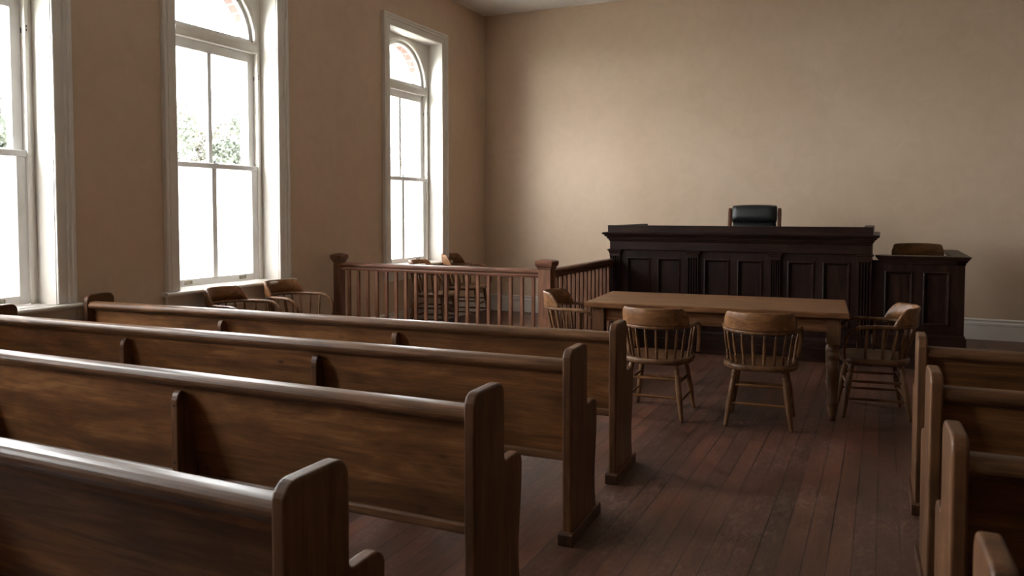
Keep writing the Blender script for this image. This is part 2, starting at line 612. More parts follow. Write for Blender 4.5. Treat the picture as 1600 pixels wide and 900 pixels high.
# ------------------------------------------------------------------ tall arched sash windows
def window(n, yc):
    t = bpy.data.objects.new('window_%d' % n, None)
    sc.collection.objects.link(t)
    t.location = (XL, yc, 0)
    t['kind'] = 'structure'
    # casing: flat board with a raised outer bead, mitred round three sides
    c = MB()
    W0 = HW + 0.004
    prof = [(0.0, 0.0), (0.0, 0.022), (0.006, 0.026), (0.012, 0.022), (0.078, 0.022), (0.084, 0.034), (0.094, 0.036), (0.100, 0.028),
            (0.110, 0.030), (0.116, 0.044), (0.136, 0.046), (0.144, 0.038), (0.144, 0.0)]
    rings = []
    zb, zt = ZSILL, ZHEAD
    for pos in range(4):
        ring = []
        for o, x in prof:
            y = (W0 + o) * (-1 if pos < 2 else 1)
            z = zb if pos in (0, 3) else zt + 0.004 + o
            ring.append((x, y, z))
        rings.append(ring)
    c.loft(rings, smooth=False)
    c.build('casing', M['white'], t)
    # jamb and head linings of the recess
    j = MB()
    j.box(-0.30, 0.004, -HW - 0.012, -HW, ZSILL - 0.04, ZHEAD + 0.012)
    j.box(-0.30, 0.004, HW, HW + 0.012, ZSILL - 0.04, ZHEAD + 0.012)
    j.box(-0.30, 0.004, -HW, HW, ZHEAD, ZHEAD + 0.012)
    j.build('jamb_lining', M['white'], t)
    s = MB()
    s.box(-0.30, 0.03, -HW - 0.001, HW + 0.001, ZSILL - 0.042, ZSILL - 0.003)
    s.prism([(0.0, ZSILL - 0.042), (0.062, ZSILL - 0.042)] + arc(0.064, ZSILL - 0.0225, 0.0195, -90, 90, 6) + [(0.0, ZSILL - 0.003)],
            1, -HW - 0.19, HW + 0.19)
    s.build('sill', M['white'], t)
    MB().box(0.0, 0.024, -HW - 0.15, HW + 0.15, ZSILL - 0.19, ZSILL - 0.043).build('apron', M['white'], t, 0.003)
    # frame plate with an arched head
    f = MB()
    OW, SP, AR = 0.575, 3.215, 0.545
    x0, x1 = -0.295, -0.205
    f.box(x0, x1, -HW, -OW, ZSILL - 0.003, 3.12)
    f.box(x0, x1, OW, HW, ZSILL - 0.003, 3.12)
    nn = 28
    pts = [(AR * math.cos(PI * k / nn), SP + 0.02 + AR * math.sin(PI * k / nn)) for k in range(nn + 1)]
    for (y0, z0), (y1, z1) in zip(pts, pts[1:]):
        f.prism([(y0, z0), (y1, z1), (y1, ZHEAD), (y0, ZHEAD)], 0, x0, x1)
    for sgn in (-1, 1):
        a, b = sorted((sgn * AR, sgn * HW))
        f.box(x0, x1, a, b, 3.12, ZHEAD)
    f.build('frame', M['white'], t)
    # transom bar with its beads
    b = MB()
    b.prism([(-0.29, 3.125), (-0.185, 3.125), (-0.185, 3.145), (-0.198, 3.15), (-0.198, 3.205), (-0.215, 3.21), (-0.222, 3.235), (-0.29, 3.24)], 1, -0.6, 0.6)
    b.build('transom', M['white'], t)
    # raised arch bead round the fanlight
    a = MB()
    rings = []
    for k in range(nn + 1):
        th = PI * k / nn
        ring = []
        for rr, xx in ((0.545, -0.235), (0.545, -0.195), (0.556, -0.184), (0.568, -0.192), (0.585, -0.186), (0.594, -0.205), (0.594, -0.235)):
            ring.append((xx, rr * math.cos(th), SP + 0.02 + rr * math.sin(th)))
        rings.append(ring)
    a.loft(rings, smooth=True)
    a.build('arch_moulding', M['white'], t)
    # fanlight sash
    g = MB()
    rings = []
    for k in range(nn + 1):
        th = PI * k / nn
        ring = [(xx, rr * math.cos(th), SP + 0.02 + rr * math.sin(th)) for rr, xx in ((0.548, -0.28), (0.548, -0.235), (0.512, -0.238), (0.505, -0.25), (0.505, -0.28))]
        rings.append(ring)
    g.loft(rings, smooth=False)
    g.box(-0.28, -0.235, -0.54, 0.54, 3.215, 3.262)
    fan = g.build('fanlight_sash', M['sash'], t)
    p = [(0.51 * math.cos(PI * k / nn), SP + 0.02 + 0.51 * math.sin(PI * k / nn)) for k in range(nn + 1)]
    MB().prism(p, 0, -0.264, -0.260).build('glass_pane', M['glass'], fan)
    # upper sash
    u = MB()
    ux0, ux1 = -0.288, -0.248
    u.box(ux0, ux1, -0.57, -0.495, 1.955, 3.124)
    u.box(ux0, ux1, 0.495, 0.57, 1.955, 3.124)
    u.box(ux0, ux1, -0.496, 0.496, 3.035, 3.124)
    u.box(ux0, ux1, -0.496, 0.496, 1.955, 2.0)
    u.box(ux0, ux1 - 0.004, -0.024, 0.024, 1.99, 3.04)
    us = u.build('upper_sash', M['sash'], t, 0.004)
    MB().box(-0.272, -0.268, -0.5, -0.016, 1.99, 3.045).build('glass_pane', M['glass'], us)
    MB().box(-0.272, -0.268, 0.016, 0.5, 1.99, 3.045).build('glass_pane', M['glass'], us)
    # lower sash
    l = MB()
    lx0, lx1 = -0.244, -0.205
    l.box(lx0, lx1, -0.568, -0.49, ZSILL, 1.985)
    l.box(lx0, lx1, 0.49, 0.568, ZSILL, 1.985)
    l.box(lx0, lx1 + 0.008, -0.568, 0.568, 1.94, 1.988)
    l.box(lx0, lx1, -0.491, 0.491, ZSILL, 0.905)
    l.box(lx0, lx1 - 0.004, -0.028, 0.028, 0.9, 1.945)
    ls = l.build('lower_sash', M['sash'], t, 0.004)
    MB().box(-0.228, -0.224, -0.495, -0.018, 0.9, 1.945).build('frosted_pane', M['frost'], ls)
    MB().box(-0.228, -0.224, 0.018, 0.495, 0.9, 1.945).build('frosted_pane', M['frost'], ls)
    for yy in (-0.34, 0.34):
        q = MB()
        q.box(lx1, lx1 + 0.004, yy - 0.045, yy + 0.045, 0.858, 0.892)
        q.box(lx1, lx1 + 0.016, yy - 0.036, yy + 0.036, 0.86, 0.868)
        q.box(lx1 + 0.003, lx1 + 0.012, yy + 0.03, yy + 0.04, 0.866, 0.892)
        q.build('sash_lift', M['brass'], ls, 0.001)
    k = MB()
    k.box(-0.24, -0.2, 0.0, 0.05, 1.988, 1.994)
    k.rod((-0.222, 0.012, 1.99), (-0.222, 0.012, 2.012), [(0, 0.008), (0.6, 0.007), (1, 0.004)], 8)
    k.rod((-0.222, 0.012, 2.006), (-0.222, 0.05, 2.01), [(0, 0.004), (1, 0.005)], 8)
    k.build('sash_lock', M['iron'], ls)
    # parting beads that hold the sashes, and the pulley slot
    d = MB()
    for sgn in (-1, 1):
        a, b2 = sorted((sgn * 0.566, sgn * 0.592))
        d.box(-0.206, -0.186, a, b2, ZSILL - 0.003, 3.126)
    d.build('stop_bead', M['white'], t, 0.003)
    for sgn in (-1, 1):
        pl = MB()
        a, b2 = sorted((sgn * 0.572, sgn * 0.576))
        pl.box(-0.2475, -0.2455 + 0.006, a, b2, 2.86, 2.90)
        pl.box(-0.187, -0.1845, sgn * 0.579 - 0.004, sgn * 0.579 + 0.004, 2.868, 2.888)
        pl.box(-0.187, -0.1845, sgn * 0.579 - 0.004, sgn * 0.579 + 0.004, 2.895, 2.915)
        pl.build('sash_pulley', M['iron'], t)
    return t


for i, yc in enumerate(WINDOWS):
    window(i + 1, yc)

# ------------------------------------------------------------------ outside: lawn and trees beyond the panes
lawn = MB().box(-70, XL - 0.42, -30, 70, -0.7, -0.6).build('lawn', M['lawn'])
lawn['kind'] = 'structure'


def tree(name, label, loc, h, rx, leaf, nleaf, seed, bare=False):
    rnd = random.Random(seed)
    t = thing(name, label, 'tree', loc, 0, 'trees outside the windows')
    b = MB()
    b.rod((0, 0, 0), (0.1, 0.05, h * 0.55), [(0, 0.2), (0.1, 0.15), (1, 0.09)], 10)
    tips = []
    for k in range(9 if not bare else 16):
        a = rnd.uniform(0, 2 * PI)
        z0 = h * rnd.uniform(0.22, 0.55)
        tip = Vector((math.cos(a) * rx * rnd.uniform(.5, .9), math.sin(a) * rx * rnd.uniform(.5, .9), z0 + h * rnd.uniform(0.15, 0.42)))
        p0 = Vector((0.05, 0.02, z0))
        b.rod(p0, tip, [(0, 0.06), (1, 0.015)], 6)
        tips.append(tip)
        for q in range(3):
            m = p0.lerp(tip, rnd.uniform(.4, .9))
            b.rod(m, m + Vector((rnd.uniform(-.7, .7), rnd.uniform(-.7, .7), rnd.uniform(.1, .9))), [(0, 0.02), (1, 0.006)], 5)
    b.build('trunk', M['bark'], t)
    f = MB()
    cl = [(Vector((rnd.gauss(0, rx * .45), rnd.gauss(0, rx * .45), h * (0.6 + rnd.uniform(-.32, .3)))), rx * rnd.uniform(.25, .5)) for _ in range(16)]
    for k in range(nleaf):
        c, r = rnd.choice(cl)
        d = Vector((rnd.gauss(0, 1), rnd.gauss(0, 1), rnd.gauss(0, .8))).normalized() * r * rnd.uniform(.5, 1) ** .5
        p = c + d
        u = Vector((rnd.gauss(0, 1), rnd.gauss(0, 1), rnd.gauss(0, 1))).normalized()
        v = u.orthogonal().normalized()
        s = rnd.uniform(.06, .12)
        q = [p + u * s, p + v * s * .5, p - u * s, p - v * s * .5]
        f.face([f.bm.verts.new(x) for x in q])
    f.build('foliage', M[leaf], t)
    return t


# ------------------------------------------------------------------ pews
def end_profile():
    p = [(0.0, 0.0)]
    p += [(0.05 - 0.05 * math.cos(R(a)), 0.855 + 0.05 * math.sin(R(a))) for a in (0, 15, 30, 45, 60, 75, 90)]
    p += [(0.195 + 0.05 * math.sin(R(a)), 0.855 + 0.05 * math.cos(R(a))) for a in (0, 15, 30, 45, 60, 75, 90)]
    p += [(0.245, 0.635)] + [(0.27 - 0.025 * math.cos(R(a)), 0.625 - 0.025 * math.sin(R(a))) for a in (0, 30, 60, 90)]
    p += [(0.355 + 0.052 * math.sin(R(a)), 0.553 + 0.05 * math.cos(R(a))) for a in (0, 20, 40, 60, 80, 100)]
    p += [(0.404, 0.47), (0.398, 0.40), (0.388, 0.33), (0.379, 0.26), (0.376, 0.20), (0.380, 0.14), (0.39, 0.09), (0.396, 0.0)]
    return p


def make_pew(s, length, label, loc, rz, plugs=True):
    """x = 0 is the aisle face of the near end; the pew runs towards s*x; +y is the front (seat side)"""
    t = thing('pew', label, 'pew', loc, rz)
    def X(a, b):
        return sorted((s * a, s * b))
    for a in (0.0, length - 0.045):
        x0, x1 = X(a, a + 0.045)
        e = MB().prism(end_profile(), 0, x0, x1).build('end_panel', M['pewz'], t, 0.009, 3)
        q = MB()
        q.prism([(-0.022, 0), (-0.022, 0.052), (-0.012, 0.06), (0.424, 0.06), (0.434, 0.052), (0.434, 0)], 0, x0 - 0.014, x1 + 0.014)
        q.build('plinth', M['pewy'], e, 0.004)
    x0, x1 = X(0.043, length - 0.043)
    MB().prism([(0.045, 0.815), (0.067, 0.815), (0.147, 0.37), (0.125, 0.37)], 0, x0, x1).build('back_panel', M['pewx'], t)
    rp = [(0.088, 0.792), (0.088, 0.846), (0.07, 0.852), (0.045, 0.852)] + \
         [(0.036 + 0.029 * math.cos(R(a)), 0.823 + 0.028 * math.sin(R(a))) for a in (90, 110, 130, 150, 170, 190, 210, 230, 250, 265)] + \
         [(0.036, 0.793), (0.04, 0.785), (0.05, 0.781), (0.075, 0.781)]
    MB().prism(rp, 0, x0, x1, smooth=False).build('top_rail', M['pewrail'], t, 0.003)
    MB().prism([(0.112, 0.352), (0.108, 0.362), (0.108, 0.385), (0.115, 0.393), (0.155, 0.393), (0.155, 0.352)], 0, x0, x1).build('bottom_trim', M['pewrail'], t, 0.002)
    MB().prism([(0.13, 0.402), (0.13, 0.43), (0.36, 0.437), (0.385, 0.43), (0.388, 0.41), (0.38, 0.402)], 0, x0, x1).build('seat', M['pewrail'], t, 0.003)
    for c in (1.435, 2.83):
        x0, x1 = X(c - 0.018, c + 0.018)
        pr = [(0.004, 0), (0.004, 0.725)] + [(0.034 - 0.03 * math.cos(R(a)), 0.725 + 0.052 * math.sin(R(a))) for a in (15, 35, 55, 75, 90)] + \
             [(0.068, 0.755), (0.137, 0.401), (0.378, 0.401), (0.372, 0.34), (0.36, 0.1), (0.372, 0.0)]
        b = MB().prism(pr, 0, x0, x1).build('support', M['pewz'], t, 0.004)
        if plugs:
            for z in (0.715, 0.47, 0.22):
                MB().rod(((x0 + x1) / 2, 0.0055, z), ((x0 + x1) / 2, 0.0025, z), [(0, 0.006), (1, 0.0055)], 10).build('wood_plug', M['plug'], b)
    return t


make_pew(-1, 4.13, 'brown wooden pew on the window side nearest the balustrade', (-1.335, 4.20, 0), R(3.2))
make_pew(-1, 4.13, 'brown wooden pew on the window side, second back from the balustrade', (-1.272, 3.33, 0), R(2.2))
make_pew(-1, 4.13, 'brown wooden pew on the window side, third back from the balustrade', (-1.265, 2.38, 0), R(0.6))
make_pew(-1, 4.13, 'blurred wooden pew nearest the camera, large rounded end at bottom left', (-1.243, 1.40, 0), R(0.0))
make_pew(1, 3.9, 'shadowed pew right of the aisle, nearest the witness stand', (0.168, 4.43, 0), R(0.5), False)
make_pew(1, 3.9, 'shadowed pew right of the aisle, second back from the witness stand', (0.178, 3.44, 0), R(1.6), False)
make_pew(1, 3.9, 'shadowed pew right of the aisle, third back from the witness stand', (0.186, 2.50, 0), R(2.0), False)
make_pew(1, 3.9, 'pew in the bottom right corner, only its rounded end top showing', (0.186, 1.58, 0), R(2.0), False)


# ------------------------------------------------------------------ judge's bench
BX0, BX1, BYF, BYR = -2.79, -0.10, 8.52, 9.87
jb = thing('judge_bench', 'tall dark mahogany judge bench with fluted pilasters and six raised panels', 'judge bench', (BX0, BYF, 0))
BW = BX1 - BX0


def panelled_front(root, x0, x1, panels, z0, z1, yf, ztop, gap=0.0):
    """stiles and rails round recessed panels; front face at yf"""
    m = MB()
    xs = [x0 - gap] + [e for p in panels for e in p] + [x1]
    for i in range(0, len(xs), 2):
        m.box(xs[i], xs[i + 1], yf, yf + 0.05, z0 - 0.12, ztop)
    for a, b in panels:
        m.box(a, b, yf, yf + 0.05, z0 - 0.12, z0)
        m.box(a, b, yf, yf + 0.05, z1, ztop)
    m.build('front_frame', M['benchz'], root)
    for a, b in panels:
        p = MB().box(a - 0.0, b + 0.0, yf + 0.026, yf + 0.045, z0, z1).build('panel', M['benchz'], root)
        q = MB()
        q.frame_xz([(0.004, yf + 0.03), (0.006, yf - 0.006), (-0.006, yf - 0.010), (-0.014, yf - 0.002), (-0.024, yf + 0.016), (-0.026, yf + 0.03)], a, b, z0, z1)
        q.build('panel_moulding', M['benchx'], p)


bp = [(0.195, 0.454), (0.545, 0.788), (1.056, 1.313), (1.404, 1.653), (1.91, 2.159), (2.247, 2.494)]
panelled_front(jb, 0.0, BW, bp, 0.36, 1.015, 0.02, 1.2)
for a in (0, BW - 0.06):
    MB().box(a, a + 0.06, 0.02, BYR - BYF, 0.0, 1.2).build('side_panel', M['benchz'], jb, 0.003)
m = MB()
m.box(-0.0, BW, -0.012, 0.03, 1.105, 1.215)
m.build('frieze', M['benchx'], jb, 0.002)
CORN = [(0.0, 1.195), (0.010, 1.205), (0.014, 1.222), (0.026, 1.226), (0.030, 1.246), (0.046, 1.252), (0.052, 1.268), (0.070, 1.275), (0.074, 1.290), (0.06, 1.298), (0.0, 1.30)]
m = MB()
m.rects(CORN, 0.0, BW, -0.012, 0.10)
m.rects([(o, z - 0.0005) for o, z in CORN], 0.0, 0.07, 0.0, BYR - BYF)
m.rects([(o, z - 0.0008) for o, z in CORN], BW - 0.07, BW, 0.0, BYR - BYF)
m.build('cornice', M['benchx'], jb)
m = MB()
m.box(-0.03, BW + 0.012, 0.0, 0.09, 1.296, 1.375)
m.box(-0.03, 0.06, 0.09, BYR - BYF, 1.296, 1.372)
m.box(BW - 0.08, BW + 0.012, 0.09, BYR - BYF, 1.296, 1.372)
m.build('parapet', M['benchx'], jb, 0.004)
m = MB()
m.rects([(0.028, 0.0), (0.028, 0.135), (0.020, 0.145), (0.020, 0.215), (0.012, 0.222), (0.006, 0.24), (0.0, 0.245)], 0.0, BW, 0.0, 0.05)
m.build('plinth', M['benchx'], jb)
MB().box(0.06, BW - 0.06, 0.09, BYR - BYF + 0.02, 0.0, 0.34).build('dais', M['benchx'], jb)
MB().box(0.06, BW - 0.06, 0.07, 0.55, 1.07, 1.10).build('desk_top', M['benchx'], jb, 0.004)
for a, b in ((0.0, 0.114), (0.878, 0.995), (1.741, 1.836), (2.574, 2.69)):
    # fluted shaft
    pr = [(a, 0.03), (a, -0.012)]
    fl, n = 4, 4
    wdt = b - a
    fw = wdt * 0.155
    gap = (wdt - fl * fw) / (fl + 1)
    x = a + gap
    for k in range(fl):
        for q in range(n + 1):
            pr.append((x + fw * q / n, -0.012 + 0.017 * math.sin(PI * q / n)))
        x += fw + gap
    pr += [(b, -0.012), (b, 0.03)]
    sh = MB().prism(pr, 2, 0.30, 1.03).build('pilaster', M['benchz'], jb)
    m = MB()
    rr = 0.0 if b > 2.6 else 0.016
    m.rects([(0.0, 1.028), (0.003, 1.03), (0.003, 1.062), (0.009, 1.066), (0.012, 1.085), (0.022, 1.09), (0.024, 1.106), (0, 1.107)], a, b, -0.014, 0.03)
    m.build('capital', M['benchx'], sh)
    MB().rects([(0.012, 0.24), (0.012, 0.285), (0.004, 0.29), (0.0, 0.302)], a, b, -0.012, 0.03).build('base_block', M['benchx'], sh)

# ------------------------------------------------------------------ witness stand
WX0, WX1, WY = -0.068, 0.712, 8.56
ws = thing('witness_stand', 'lower dark mahogany witness stand with two panels, right of the judge bench', 'witness stand', (WX0, WY, 0))
WW = WX1 - WX0
panelled_front(ws, 0.0, WW, [(0.094, 0.335), (0.431, 0.649)], 0.435, 0.945, 0.0, 1.05, 0.03)
m = MB()
m.box(WW - 0.06, WW, 0.05, 1.45, 0.0, 1.05)
m.build('side_panel', M['benchz'], ws, 0.003)
m = MB()
WC = [(0.0, 1.015), (0.006, 1.022), (0.006, 1.04), (0.018, 1.046), (0.018, 1.058), (0.03, 1.064), (0.034, 1.078), (0.044, 1.084), (0.048, 1.098), (0, 1.104)]
m.rects(WC, 0.049, WW, 0.0, 0.06)
m.rects([(o, z - 0.0005) for o, z in WC], WW - 0.06, WW, 0.0, 1.45)
m.build('cornice', M['benchx'], ws)
m = MB()
m.rects([(0.020, 0.0), (0.020, 0.315), (0.012, 0.322), (0.008, 0.34), (0.0, 0.345)], 0.03, WW, 0.0, 0.05)
m.rects([(0.019, 0.0), (0.019, 0.3145), (0.0115, 0.3215), (0.0075, 0.3395), (0.0, 0.3445)], WW - 0.06, WW, 0.05, 1.45)
m.build('plinth', M['benchx'], ws)
MB().box(0.02, WW - 0.06, 0.05, 1.45, 0.0, 0.32).build('dais', M['benchx'], ws)

# ------------------------------------------------------------------ balustrade in front of the jury corner
bl = thing('balustrade', 'reddish wooden balustrade with square balusters turning back to the judge bench', 'railing', (0, 0, 0))
CPX, CPY, LPX = -2.94, 7.02, -5.42
A1 = Vector((-2.775, 8.478))
HR = [(-0.03, 0.0), (-0.034, 0.012), (-0.036, 0.022), (-0.03, 0.03), (-0.03, 0.036), (-0.04, 0.042), (-0.045, 0.052), (-0.045, 0.066), (-0.036, 0.078), (-0.018, 0.084),
      (0.018, 0.084), (0.036, 0.078), (0.045, 0.066), (0.045, 0.052), (0.04, 0.042), (0.03, 0.036), (0.03, 0.03), (0.036, 0.022), (0.034, 0.012), (0.03, 0.0)]


def newel(cx, cy, h, mat, k=1.0):
    m = MB()
    m.box(cx - h, cx + h, cy - h, cy + h, 0.0, 1.0)
    m.rects([(0.018, 0.0), (0.018, 0.16), (0.006, 0.175), (0.0, 0.18)], cx - h, cx + h, cy - h, cy + h)
    o = m.build('newel_post', mat, bl, 0.004)
    q = MB()
    q.rects([(0.0, 0.975), (0.008 * k, 0.98), (0.010 * k, 0.998), (0.020 * k, 1.004), (0.024 * k, 1.022), (0.026 * k, 1.046), (0.018 * k, 1.056), (-0.02, 1.068), (-h + 0.001, 1.072)], cx - h, cx + h, cy - h, cy + h)
    q.build('post_cap', M['railx'], o)


newel(CPX, CPY, 0.064, M['railz'])
newel(LPX, CPY, 0.046, M['railz'])
RZ0, RZ1 = 0.888, 0.10
# front run (along x)
m = MB()
m.prism([(CPY + a, RZ0 + b) for a, b in HR], 0, LPX + 0.046, CPX - 0.064, smooth=False)
m.build('handrail', M['railx'], bl)
MB().prism([(CPY - 0.035, RZ1), (CPY - 0.035, RZ1 + 0.06), (CPY - 0.025, RZ1 + 0.07), (CPY + 0.025, RZ1 + 0.07), (CPY + 0.035, RZ1 + 0.06), (CPY + 0.035, RZ1)], 0, LPX + 0.046, CPX - 0.064).build('bottom_rail', M['railx'], bl, 0.002)
NB = 19
for k in range(NB):
    x = LPX + 0.046 + (CPX - 0.064 - LPX - 0.046) * (k + 0.72) / (NB + 0.35)
    MB().box(x - 0.0155, x + 0.0155, CPY - 0.0155, CPY + 0.0155, RZ1 + 0.068, RZ0 + 0.003).build('baluster', M['railz'], bl, 0.001)
# side run (back to the bench)
P0 = Vector((CPX + 0.005, CPY + 0.064))
d = (A1 - P0)
ln = d.length
d.normalize()
nrm = Vector((d.y, -d.x))


def along(a, s, z):
    p = P0 + d * s + nrm * a
    return (p.x, p.y, z)


RISE = 0.028
m = MB()
m.loft([[along(a, 0, RZ0 + b) for a, b in HR], [along(a, ln, RZ0 + b + RISE) for a, b in HR]], smooth=False)
m.build('handrail', M['raily'], bl)
m = MB()
BR = [(-0.035, 0), (-0.035, 0.06), (-0.025, 0.07), (0.025, 0.07), (0.035, 0.06), (0.035, 0)]
m.loft([[along(a, 0, RZ1 + b) for a, b in BR], [along(a, ln, RZ1 + b) for a, b in BR]], smooth=False)
m.build('bottom_rail', M['raily'], bl)
NS = 15
for k in range(NS):
    s = ln * (k + 0.6) / (NS + 0.1)
    m = MB()
    sq = [(-0.0155, -0.0155), (0.0155, -0.0155), (0.0155, 0.0155), (-0.0155, 0.0155)]
    m.loft([[along(a, s + b, RZ1 + 0.068) for a, b in sq], [along(a, s + b, RZ0 + 0.004 + RISE * s / ln) for a, b in sq]], smooth=False)
    m.build('baluster', M['railz'], bl, 0.001)

# ------------------------------------------------------------------ counsel table
TZ = 0.805
TL, TD = 1.965, 0.93
tb = thing('counsel_table', 'long oak table with turned legs in front of the judge bench', 'table', (-0.205, 6.085, 0), R(4.0))
# local: x from -TL to 0, y from 0 to TD
MB().box(-TL, 0.0, 0.0, TD, TZ - 0.042, TZ).build('tabletop', M['tablex'], tb, 0.007, 3)
IN = 0.055
LH = 0.047
ax0, ax1, ay0, ay1 = -TL + IN + LH, -IN - LH, IN + LH, TD - IN - LH
m = MB()
m.box(ax0, ax1, ay0 - 0.007, ay0 + 0.013, TZ - 0.157, TZ - 0.041)
m.box(ax0, ax1, ay1 + 0.008, ay1 + 0.03, TZ - 0.157, TZ - 0.041)
m.box(ax0 - 0.03, ax0 - 0.008, ay0, ay1, TZ - 0.157, TZ - 0.041)
m.box(ax1 + 0.008, ax1 + 0.03, ay0, ay1, TZ - 0.157, TZ - 0.041)
m.build('apron', M['tablex'], tb, 0.002)
for cx in (ax0, ax1):
    for cy in (ay0, ay1):
        m = MB()
        m.box(cx - LH, cx + LH, cy - LH, cy + LH, 0.565, TZ - 0.041)
        prof = [(0.567, 0.040), (0.556, 0.043), (0.545, 0.034), (0.535, 0.033), (0.528, 0.040), (0.518, 0.041), (0.511, 0.034), (0.503, 0.036), (0.492, 0.045), (0.476, 0.049),
                (0.460, 0.045), (0.450, 0.036), (0.441, 0.036), (0.432, 0.044), (0.40, 0.046), (0.30, 0.043), (0.20, 0.037), (0.15, 0.034), (0.143, 0.041), (0.130, 0.044),
                (0.118, 0.040), (0.110, 0.033), (0.095, 0.037), (0.075, 0.034), (0.04, 0.026), (0.0, 0.023)]
        m.rod((cx, cy, 0.567), (cx, cy, 0.0), [((0.567 - z) / 0.567, r) for z, r in prof], 20)
        m.build('leg', M['tablez'], tb)


# ------------------------------------------------------------------ captain's chairs
def make_captain(label, group):
    """faces +y; origin on the floor under the seat"""
    t = thing('captain_chair', label, 'chair', (0, 0, 0), 0, group)
    SH = 0.448
    # seat: rounded at the back, nearly straight at the front, softly dished
    m = MB()
    out = []
    n = 40
    for k in range(n):
        a = 2 * PI * k / n
        cx, cy = math.cos(a), math.sin(a)
        e = 2.0 / (2.5 if cy < 0 else 3.6)
        x = 0.262 * abs(cx) ** e * (1 if cx >= 0 else -1)
        y = 0.245 * abs(cy) ** e * (1 if cy >= 0 else -1)
        out.append((x * (1 - 0.05 * max(0, y / .245)), y))
    rings = []
    for sc_, z in ((0.0001, SH - 0.044), (0.93, SH - 0.044), (0.985, SH - 0.036), (1.0, SH - 0.022), (0.995, SH - 0.008), (0.965, SH), (0.85, SH - 0.001), (0.7, SH - 0.008), (0.35, SH - 0.013), (0.0001, SH - 0.014)):
        rings.append([(x * sc_, y * sc_, z) for x, y in out])
    m.loft(rings, caps=False)
    m.build('seat', M['chairy'], t)
    # arm bow: bent rail round the back, running forward and curling down to the seat
    AZ = 0.688
    path = []
    RB, YC = 0.248, -0.035
    fwd = [(-0.255, 0.225, 0.445), (-0.258, 0.232, 0.50), (-0.262, 0.228, 0.56), (-0.266, 0.21, 0.615), (-0.268, 0.18, 0.655), (-0.268, 0.135, 0.68), (-0.266, 0.085, 0.688), (-0.258, 0.03, AZ)]
    path += fwd
    for k in range(0, 25):
        th = R(-90 + 180 * k / 24)
        path.append((RB * math.sin(th), YC - RB * math.cos(th), AZ))
    path += [(-x, y, z) for x, y, z in fwd[::-1]]
    scl = [0.72, 0.75, 0.8, 0.85, 0.9, 0.95, 1, 1] + [1] * 25 + [1, 1, 0.95, 0.9, 0.85, 0.8, 0.75, 0.72]
    MB().sweep(path, rrect(0.021, 0.0135, 0.011), (-1, 0, 0), True, scl).build('arm_bow', M['chairz'], t)
    # crest: curved board standing on the bow
    m = MB()
    rings = []
    K = 36
    for k in range(K + 1):
        th = -74 + 148 * k / K
        a = abs(th)
        if a < 46:
            h = 0.128 + 0.004 * math.cos(R(th * 2))
        else:
            u = min(1, (a - 46) / 28)
            h = 0.128 * (1 - u ** 2.2) + 0.004
        s, c = math.sin(R(th)), math.cos(R(th))
        lean = 0.16
        ring = []
        z0 = AZ + 0.010
        for dr, z in ((-0.012, 0), (-0.010, 0.5), (-0.010, 0.93), (-0.004, 1.0), (0.006, 1.0), (0.012, 0.93), (0.013, 0.5), (0.020, 0.10), (0.021, 0.0)):
            zz = z * h
            r = RB + dr + lean * zz
            ring.append((r * s, YC - r * c, z0 + zz))
        rings.append(ring)
    m.loft(rings)
    m.build('crest_rail', M['chairx'], t)
    # spindles
    SP = [(0, .0085), (.05, .0095), (.12, .011), (.14, .0085), (.155, .012), (.18, .012), (.195, .0085), (.21, .012), (.235, .012), (.25, .0085), (.265, .012), (.29, .012), (.305, .0085),
          (.36, .0105), (.5, .0115), (.62, .0115), (.7, .009), (.73, .0105), (.8, .0085), (1, .007)]
    for th in (-66, -47, -28.2, -9.4, 9.4, 28.2, 47, 66):
        s, c = math.sin(R(th)), math.cos(R(th))
        MB().rod((0.212 * s, YC + 0.02 - 0.207 * c, SH - 0.004), (RB * s, YC - RB * c, AZ - 0.006), SP, 10).build('spindle', M['chairz'], t)
    for sx in (-1, 1):
        for y0, y1 in ((-0.03, -0.035), (0.085, 0.075)):
            MB().rod((sx * 0.226, y0, SH - 0.004), (sx * 0.258, y1, AZ - 0.006), SP, 10).build('spindle', M['chairz'], t)
    # legs
    LP = [(0, .017), (.06, .019), (.10, .021), (.115, .017), (.13, .022), (.15, .022), (.165, .017), (.2, .019), (.4, .022), (.6, .021), (.85, .016), (.97, .014), (1, .012)]
    tops = {}
    for sx in (-1, 1):
        for sy in (-1, 1):
            p0 = Vector((sx * 0.165, sy * 0.165, SH - 0.035))
            p1 = Vector((sx * 0.224, sy * 0.228, 0.0))
            tops[sx, sy] = (p0, p1)
            MB().rod(p0, p1, LP, 14).build('leg', M['chairz'], t)
    def at(k, z):
        p0, p1 = tops[k]
        return p0.lerp(p1, (p0.z - z) / (p0.z - p1.z))
    ST = [(0, .007), (.1, .0085), (.35, .0105), (.65, .0105), (.9, .0085), (1, .007)]
    BEAD = [(0, .007), (.15, .009), (.34, .0105)]
    for q in range(8):
        u = .35 + q * .0375
        BEAD += [(u, .0085), (u + .010, .0125), (u + .024, .0125), (u + .033, .0085)]
    BEAD += [(.66, .0105), (.85, .009), (1, .007)]
    for a, b, z, pf in (((-1, -1), (1, -1), .165, ST), ((-1, -1), (1, -1), .295, ST), ((-1, 1), (1, 1), .365, BEAD), ((-1, 1), (1, 1), .235, BEAD),
                        ((-1, -1), (-1, 1), .14, ST), ((-1, -1), (-1, 1), .27, ST), ((1, -1), (1, 1), .14, ST), ((1, -1), (1, 1), .27, ST)):
        MB().rod(at(a, z), at(b, z), pf, 10).build('stretcher', M['chairx' if a[1] == b[1] else 'chairy'], t)
    return t


